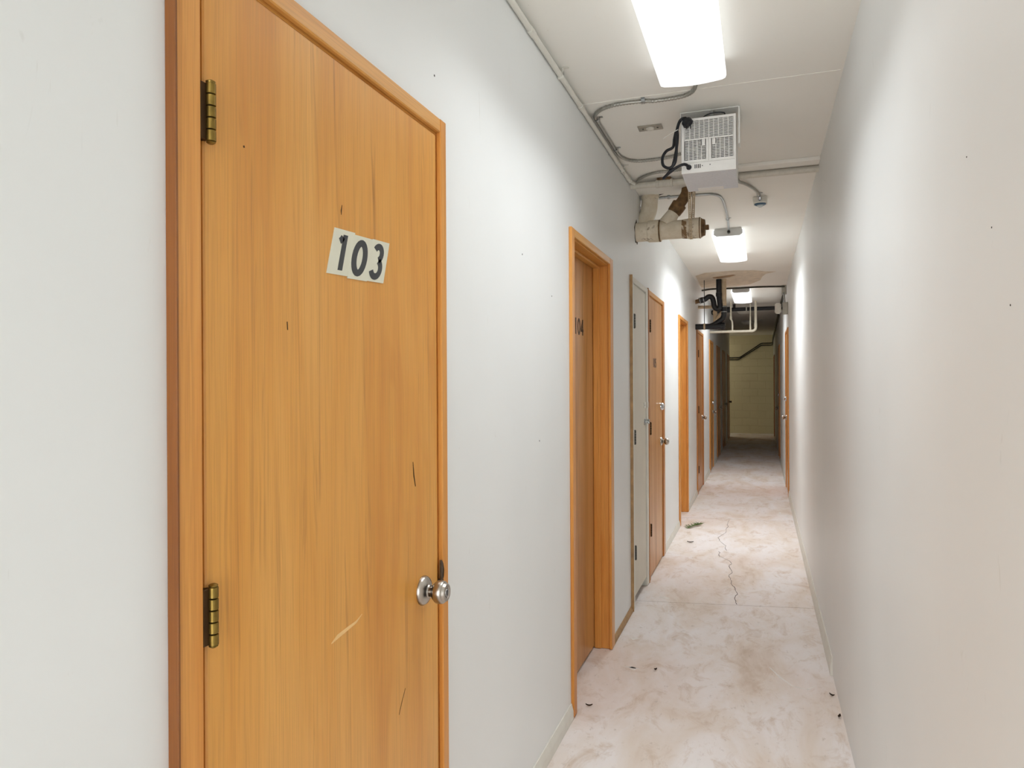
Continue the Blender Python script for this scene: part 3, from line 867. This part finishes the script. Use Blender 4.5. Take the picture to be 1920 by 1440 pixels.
for (fx, fz) in ((.058, .112), (-.055, .112)):
    fan = MB()
    for k in range(3):
        a = k * 2.094 + (.5 if fx > 0 else 1.2)
        fan.prism([(0, -.007), (.040, -.016), (.044, .010), (0, .007)], .003, Matrix.Translation((fx, .026, fz)) @ Matrix.Rotation(-math.pi / 2, 4, 'X') @ Matrix.Rotation(a, 4, 'Z') @ Matrix.Rotation(.5, 4, 'X'))
    fan.cyl((fx, .020, fz), (fx, .045, fz), .010, 12)
    fan.build('fan', 'fin', ht, smooth=False)
fins = MB()
for i in range(11):
    fins.box(-.10 + i * .02, -.099 + i * .02, .02, .044, .165, .235)
fins.build('heating_fins', 'dark', ht, smooth=False)
# face plate as a lattice with true slots
def lattice(mb, x0, x1, z0, z1, cols, rows, bar=.0032, slat=.0030):
    cw = (x1 - x0) / cols; rh = (z1 - z0) / rows
    for i in range(cols + 1):
        x = x0 + i * cw
        mb.box(x - bar / 2, x + bar / 2, 0, .004, z0, z1)
    for j in range(rows + 1):
        z = z0 + j * rh
        mb.box(x0, x1, .0003, .0037, z - slat / 2, z + slat / 2)
g = MB()
lattice(g, -.102, .106, .154, .236, 10, 13)
lattice(g, -.104, -.012, .058, .148, 5, 13)
lattice(g, .014, .106, .058, .148, 5, 13)
# frame round the slots
g.box(-HW, HW, 0, .004, .236, HH).box(-HW, -.102, 0, .004, .0, .236).box(.106, HW, 0, .004, .0, .236)
g.box(-.102, .106, 0, .004, .147, .155).box(-.013, .015, 0, .004, .058, .148).box(-.102, .106, 0, .004, .0, .058)
g.box(-.033, -.012, 0, .004, .120, .148).box(.014, .036, 0, .004, .122, .148)
g.build('grille', 'heater', ht, smooth=False)
MB().box(.0004, .0014, -.0006, 0, .05, .153).build('panel_seam', 'plategrey', ht, smooth=False)
MB().box(-HW + .008, HW - .004, -.0006, 0, .0455, .0465).build('panel_seam', 'plategrey', ht, smooth=False)
for i in range(4):
    MB().box(-.060 + i * .0075, -.0565 + i * .0075, -.0012, .0005, .020, .037).build('vent_slot', 'dark', ht, smooth=False)
for xa, za in ((-.028, .027), (.005, .029)):
    MB().box(xa, xa + .0036, -.0012, .0005, za, za + .004).build('screw', 'dark', ht, smooth=False)
# bracket
br = MB()
br.box(-.128, .134, .055, .125, .294, .2985, .0008)
br.box(-.128, -.1245, .055, .125, .12, .297, .0008)
br.box(.1265, .1335, .055, .125, .13, .297, .0008)
br.build('bracket', 'heater', ht, smooth=False)
mj = MB().box(-.02, .05, .10, .16, .246, .270, .004)
mj.cyl((.012, .07, .270), (.012, .07, .300), .010, 10)
mj.build('mount_bolt', 'steel', ht, smooth=False)
MB().sweep(smooth_path([(-.045, .06, .252), (-.01, .05, .272), (.03, .045, .276), (.066, .05, .272), (.068, .06, .258)], 6), .0028, 8).build('supply_wire', 'rubber', ht)
# power cord: image-traced path at the heater's left side, in heater coordinates
cord = [(-.085, 0, .025), (-.088, -.022, .028), (-.105, -.034, .033), (-.140, -.030, .022), (-.172, -.022, .003), (-.196, -.010, -.012), (-.192, .004, -.004), (-.163, .006, .032), (-.146, .0, .084), (-.136, -.006, .140),
        (-.134, -.006, .186), (-.141, .002, .196), (-.150, .010, .168), (-.157, .012, .130), (-.186, .010, .115), (-.203, .006, .085), (-.199, .0, .048), (-.170, -.010, .030), (-.146, -.014, .050), (-.139, -.012, .100), (-.138, -.012, .160), (-.134, -.012, .205), (-.122, -.012, .238),
        (-.105, -.014, .246), (-.092, -.016, .238)]
MB().sweep(smooth_path(cord, 6), .0066, 10).build('power_cord', 'rubber', ht)
MB().lathe((-.085, -.012, .027), (0, 1, 0), [(0, .008), (.004, .011), (.012, .012)], 12).build('strain_relief', 'rubber', ht)
pg = MB()
pg.lathe((-.104, -.016, .246), (.55, -.05, -.84), [(0, .010), (.010, .014), (.014, .022), (.036, .024), (.040, .020), (.040, 0)], 8)
for s in (-1, 1):
    pg.box(-.084 + s * .008 - .002, -.084 + s * .008 + .002, -.020, -.013, .196, .216)
pg.build('plug', 'rubber', ht, smooth=False)
MB().sweep([(-.196, -.014, .166), (-.165, -.018, .182), (-.130, -.022, .196)], .0018, 6).build('zip_tie', 'zip', ht)

# ceiling plate and detector
cp = tag(empty('ceiling_plate', (-.503, 3.508, CEIL)), 'small grey rectangular cover plate with round white button on the ceiling', 'plate')
MB().box(-.058, .058, -.034, .034, -.006, 0, .002).build('cover', 'plategrey', cp, smooth=False)
MB().lathe((0, 0, -.006), (0, 0, -1), [(0, .021), (.005, .020), (.008, .014), (.0085, 0)], 20).build('button', 'button', cp)
for sx in (-1, 1):
    MB().lathe((sx * .035, 0, -.006), (0, 0, -1), [(0, .0045), (.002, .004), (.0022, 0)], 10).build('screw', 'hingegy', cp)
dt = tag(empty('heat_detector', (0, 5.11, CEIL)), 'square ceiling box with blue-ringed round detector lens', 'detector')
MB().box(-.046, .046, -.046, .046, -.042, 0, .004).build('box', 'trim', dt, smooth=False)
MB().lathe((0, 0, -.042), (0, 0, -1), [(0, .038), (.006, .037), (.009, .032), (.009, 0)], 24).build('ring', 'blue', dt)
MB().lathe((0, 0, -.051), (0, 0, -1), [(0, .021), (.006, .020), (.012, .012), (.013, 0)], 20).build('lens', 'lens', dt)

# ------------------------------------------------------------------ cast iron drain
dr = tag(empty('cast_iron_drain', (L, 4.61, 2.362)), 'tan painted cast iron drain pipe jutting from the left wall', 'pipe')
MB().lathe((-.02, 0, 0), (1, 0, 0), [(0, .060), (.08, .060), (.095, .062), (.10, .068), (.150, .0695), (.168, .0695), (.172, .066), (.172, .05)], 28).build('hub', 'iron', dr)
MB().lathe((.146, 0, 0), (1, 0, 0), [(0, .05), (0.0, .0695), (.010, .0695), (.010, .05)], 28).build('joint_ring', 'ironbr', dr)
MB().lathe((.395, 0, 0), (1, 0, 0), [(0, .05), (0, .0655), (.006, .0655), (.006, .05)], 28).build('joint_ring', 'ironbr', dr)
for cy, cz2, rr in ((0.0, 0.0, .072), (.145, .05, .066)):
    hole = [(rr * (1 + .10 * math.sin(5 * a + cy * 40) + .07 * math.sin(9 * a)) * math.cos(a), rr * (1 + .10 * math.sin(5 * a + cy * 40) + .07 * math.sin(9 * a)) * math.sin(a)) for a in [k * math.pi / 14 for k in range(28)]]
    MB().prism(hole, .0015, Matrix(((0, 0, 1, 0), (1, 0, 0, cy), (0, 1, 0, cz2), (0, 0, 0, 1)))).build('broken_plaster', 'gap', dr, smooth=False)
MB().lathe((.145, 0, 0), (1, 0, 0), [(0, .054), (.006, .066), (.014, .066), (.018, .058), (.14, .058), (.17, .060), (.185, .0645), (.25, .0645), (.262, .062), (.262, .05)], 28).build('pipe_body', 'iron', dr)
cpl = MB().lathe((.40, 0, 0), (1, 0, 0), [(0, .058), (.008, .060), (.012, .055), (.028, .050), (.030, .046), (.030, 0)], 24).build('cleanout_plug', 'ironbr', dr)
MB().box(.428, .452, -.014, .014, -.014, .014, .002).build('plug_nut', 'ironbr', cpl, smooth=False)
# bend from the ceiling into the wall
P = smooth_path([(.066, .16, .285), (.064, .16, .23), (.058, .155, .17), (.036, .15, .11), (.006, .145, .06), (-.03, .14, .02)], 6)
MB().sweep(P, .053, 22).build('bend', 'iron', dr)
MB().lathe((.066, .16, .280), (0, 0, -1), [(0, .058), (.03, .058), (.036, .050), (.04, .048)], 22).build('bend_collar', 'iron', dr)
cpatch([(L + .004, 4.745), (L + .03, 4.72), (L + .055, 4.735), (L + .125, 4.70), (L + .19, 4.735), (L + .235, 4.728), (L + .165, 4.765), (L + .13, 4.80), (L + .05, 4.86), (L + .02, 4.90), (L + .004, 4.88)], 'plaster_gap', 'gap', .003)
MB().lathe((.29, 0, 0), (1, 0, 0), [(0, .0585), (.02, .0612), (.05, .0622)], 28).build('stained_band', 'iron_stain', dr)
# wye branch
dv = Vector((.56, .12, .82)).normalized()
MB().sweep([Vector((.185, .0, .035)), Vector((.185, .0, .035)) + dv * .10], .040, 20, radii=[.050, .038]).build('branch', 'iron', dr)
b0 = Vector((.185, 0, .035)) + dv * .085
bh_ = MB().lathe(b0, dv, [(0, .038), (.012, .044), (.055, .047), (.070, .047), (.072, .036)], 22).build('branch_hub', 'ironbr', dr)
b1_ = b0 + dv * .07
MB().sweep(smooth_path([b1_, b1_ + dv * .04, b1_ + dv * .075 + Vector((0, 0, .01)), b1_ + dv * .09 + Vector((0, 0, .06))], 5), .034, 18).build('branch_riser', 'ironbr', dr)
# perforated hanger strap: rails with cross bars
st = MB()
def strap_run(P, wid=.019):
    P = [Vector(p) for p in P]
    for a, b in zip(P, P[1:]):
        d = b - a
        n = max(1, round(d.length / .013))
        ax = Vector((1, 0, 0))
        nrm = d.cross(ax).normalized() * .0008
        def quad(p, q, x0, x1):
            bm = bmesh.new()
            vs = [bm.verts.new(v + ax * x + nrm * k) for v in (p, q) for x in (x0, x1) for k in (-1, 1)]
            for f in ((0, 1, 3, 2), (4, 6, 7, 5), (0, 4, 5, 1), (2, 3, 7, 6), (0, 2, 6, 4), (1, 5, 7, 3)):
                bm.faces.new([vs[i] for i in f])
            bmesh.ops.recalc_face_normals(bm, faces=bm.faces[:])
            st.add(bm)
        quad(a, b, -wid / 2, -wid * .16); quad(a, b, wid * .16, wid / 2)
        for i in range(n):
            p = a + d * (i / n); q = a + d * ((i + .5) / n)
            quad(p, q, -wid * .17, wid * .17)
sxp = .345
ring = [(sxp, .0665 * math.cos(math.radians(t)), .0665 * math.sin(math.radians(t))) for t in range(180, 361, 18)]
strap_run([(sxp - .006, -.045, .275)] + [(sxp - .003, -.062, .1)] + ring + [(sxp + .006, .062, .1), (sxp + .014, .045, .275)])
st.build('hanger_strap', 'tanpipe', dr, smooth=False)

# ------------------------------------------------------------------ black trap under the ceiling
bt = tag(empty('black_drain_trap', (L, 9.0, 2.07)), 'black plastic drain trap and branch hanging at the left wall', 'pipe')
P = smooth_path([(.07, 0, .322), (.115, 0, .334), (.155, 0, .362), (.195, 0, .352), (.213, 0, .30), (.222, 0, .245), (.250, 0, .212), (.285, 0, .222), (.290, 0, .27), (.280, 0, .34), (.276, 0, .45), (.276, 0, .57)], 8)
MB().sweep(P, .031, 18).build('trap', 'black', bt)
MB().lathe((.276, 0, .36), (0, 0, 1), [(0, .032), (.002, .036), (.045, .036), (.047, .032)], 18).build('coupling', 'black', bt)
MB().cyl((-.01, 0, .303), (.055, 0, .318), .026, 16).build('wall_stub', 'ironbr', bt)
MB().cyl((.045, 0, .316), (.105, 0, .331), .036, 18).build('rubber_coupling', 'rubber', bt)
for x in (.052, .095):
    MB().cyl((x, 0, .303 + (x + .01) * .23), (x + .007, 0, .3045 + (x + .01) * .23), .0375, 18).build('band', 'steel', bt)
MB().cyl((.334, 0.02, .20), (.334, 0.02, .57), .029, 16).build('riser', 'tanpipe', bt)
MB().cyl((.334, 0.02, .165), (.334, 0.02, .245), .034, 18).build('rubber_coupling', 'rubber', bt)
for z in (.170, .232):
    MB().cyl((.334, 0.02, z), (.334, 0.02, z + .008), .0358, 18).build('band', 'steel', bt)
P = smooth_path([(.334, .02, .18), (.332, .02, .13), (.315, .02, .09), (.27, .015, .055), (.21, .005, .015), (.16, 0, .0)], 6)
MB().sweep(P, .033, 16).build('wye_branch', 'black', bt)
MB().cyl((-.01, 0, 0), (.31, 0, 0), .035, 18).build('run', 'black', bt)
MB().lathe((.30, 0, 0), (1, 0, 0), [(0, .036), (.004, .042), (.040, .042), (.046, .034), (.046, 0)], 18).build('end_cap', 'black', bt)
MB().cyl((.096, 0, 0), (.116, 0, 0), .039, 18).build('hanger_ring', 'tanpipe', bt)
MB().cyl((.105, 0, .03), (.105, 0, .565), .0045, 8).build('hanger_rod', 'hingegy', bt)
tw = tag(empty('tan_pipe_branch', (L, 9.42, 2.20)), 'tan plastic pipe fitting half hidden behind the black trap', 'pipe')
MB().cyl((.205, 0, -.09), (.205, 0, .16), .022, 14).build('run', 'tanpipe', tw)
MB().cyl((.205, 0, -.03), (.30, 0, .09), .020, 14).build('branch', 'tanpipe', tw)
for z in (-.08, .06, .14):
    MB().cyl((.205, 0, z), (.205, 0, z + .03), .027, 14).build('collar', 'tanpipe', tw)
MB().cyl((-.01, 0, .15), (.21, 0, .15), .020, 14).build('wall_arm', 'tanpipe', tw)

# cream PVC lines
pv = tag(empty('pvc_pipe', (L, 11.6, 2.175)), 'cream PVC water pipe rack hanging below the ceiling', 'pipe')
MB().sweep(smooth_path([(-.01, 0, 0), (.3, 0, 0), (.60, 0, 0), (.645, 0, .004), (.672, 0, .025), (.680, 0, .06), (.680, 0, .25), (.681, 0, .466)], 5), .0195, 14).build('main_run', 'pvc', pv)
MB().cyl((.598, 0, 0), (.640, 0, 0.002), .022, 14).build('collar', 'pvc', pv)
MB().cyl((.680, 0, .055), (.680, 0, .115), .023, 14).build('collar', 'pvc', pv)
MB().sweep(smooth_path([(.338, 0, 0), (.338, 0, .12), (.332, 0, .165), (.318, 0, .19), (.316, 0, .23), (.316, 0, .466)], 5), .0125, 12).build('riser', 'pvc', pv)
MB().cyl((.295, 0, 0), (.378, 0, 0), .0225, 14).build('tee', 'pvc', pv)
MB().cyl((.316, 0, .19), (.316, 0, .235), .018, 12).build('collar', 'pvc', pv)
MB().cyl((.602, 0, .015), (.604, 0, .466), .013, 12, .006).build('tapered_riser', 'pvc', pv)
# black pipe across the ceiling further back
bx = tag(empty('black_cross_pipe', (0, 12.0, 2.555)), 'straight black pipe crossing below the ceiling behind the third light', 'pipe')
MB().cyl((-.56, 0, 0), (R - .05, 0, 0), .030, 16).build('tube', 'black', bx)
MB().cyl((-.60, 0, .0), (-.46, 0, .0), .045, 18).build('coupling', 'black', bx)
MB().sweep(smooth_path([(-.56, 0, 0), (-.62, 0, -.01), (-.70, 0, -.03), (L, 0, -.04)], 5), .036, 14).build('bend', 'black', bx)
MB().box(-.225, -.205, -.034, .034, -.033, .085, .002).build('hanger', 'plategrey', bx, smooth=False)
MB().sweep([(-.40, 0, .02), (-.40, 0, .085)], .02, 12).build('riser', 'black', bx)
# dome lights, unlit
for (x, y, lab) in ((-.262, 12.92, 'unlit white dome light just behind the black cross pipe'), (-.25, 15.5, 'unlit white dome light furthest along the dark ceiling')):
    dm = tag(empty('dome_light', (x, y, CEIL)), lab, 'light', group='unlit dome lights')
    MB().lathe((0, 0, 0), (0, 0, -1), [(0, .13), (.012, .13), (.02, .125)], 28).build('base', 'lampmetal', dm)
    MB().lathe((0, 0, -.02), (0, 0, -1), [(0, .125), (.02, .122), (.045, .105), (.062, .065), (.067, 0)], 28).build('dome', 'dome', dm)
sp = tag(empty('sprinkler_head', (-.02, 15.2, CEIL)), 'tiny pale ceiling sensor beside the far dome light', 'sensor')
MB().lathe((0, 0, 0), (0, 0, -1), [(0, .045), (.012, .044), (.025, .03), (.026, 0)], 20).build('body', 'dome', sp)

# lamp in the side passage, lights the end wall from the left
pl = tag(empty('passage_light', (-1.75, 19.65, CEIL)), 'lit dome light round the corner in the side passage', 'light')
MB().lathe((0, 0, 0), (0, 0, -1), [(0, .13), (.02, .13)], 24).build('base', 'lampmetal', pl)
PASS = lamp_mat(); PASS.name = 'lit_passage_dome'; PASS.cycles.emission_sampling = 'FRONT'
PASS.node_tree.nodes['Principled BSDF'].inputs['Emission Strength'].default_value = 30.0
PASS.node_tree.nodes['Principled BSDF'].inputs['Emission Color'].default_value = (1, .93, .78, 1)
MB().lathe((0, 0, -.02), (0, 0, -1), [(0, .12), (.02, .112), (.04, .085), (.05, .045), (.052, 0)], 24).build('dome', PASS, pl)

# ------------------------------------------------------------------ things lying on the floor
sg = tag(empty('evergreen_sprig', (-.615, 7.07, 0.001)), 'small green evergreen sprig lying on the concrete near the baseboard', 'sprig')
stem = [(-.05, -.10, .006), (-.02, -.03, .010), (.02, .04, .012), (.05, .11, .008)]
MB().sweep(smooth_path(stem, 4), .002, 6).build('stem', 'leaf', sg)
nd = MB()
sp_ = smooth_path(stem, 7)
for i, p in enumerate(sp_):
    for s in (-1, 1):
        for k in range(2):
            ln = random.uniform(.03, .05)
            d = Vector((s * random.uniform(.5, 1), random.uniform(.2, 1.0), random.uniform(.15, .9))).normalized()
            nd.sweep([p, p + d * ln * .5, p + d * ln], .001, 4, radii=[.0022, .0022, .0005])
no = nd.build('needles', 'green', sg, smooth=False)
no['kind'] = 'stuff'
def dryleaf(x, y, ln, wd, rz, label, curl=.006):
    bm = bmesh.new()
    n = 6
    rows = []
    for i in range(n + 1):
        t = i / n
        wv = wd * math.sin(math.pi * min(1, t * .95 + .03)) ** .8
        z = .003 + curl * (t - .5) ** 2 * 4
        rows.append([bm.verts.new(((t - .5) * ln, s * wv, z + abs(s) * curl * .8)) for s in (-1, 0, 1)])
    for a, b in zip(rows, rows[1:]):
        for k in range(2):
            bm.faces.new((a[k], a[k + 1], b[k + 1], b[k]))
    bmesh.ops.solidify(bm, geom=bm.faces[:], thickness=.0012)
    mb = MB(); mb.add(bm)
    o = mb.build('dry_leaf', 'leaf')
    o.location = (x, y, 0.0); o.rotation_euler = (0, 0, rz)
    return tag(o, label, 'leaf')
dryleaf(-.588, 6.38, .055, .010, .1, 'dark curled leaf scrap on the floor in front of the evergreen sprig')
dryleaf(-.708, 3.02, .030, .004, .2, 'thin dark leaf scrap on the floor by the nearest left baseboard')
dryleaf(-.49, 3.50, .016, .008, .6, 'tiny dark crumb on the floor in front of door 104')
dryleaf(.300, 3.25, .028, .006, 1.2, 'dark leaf scrap against the right wall at the bottom edge')
dryleaf(.290, 3.46, .024, .006, 2.6, 'small dark leaf scrap at the right wall below the baseboard end')
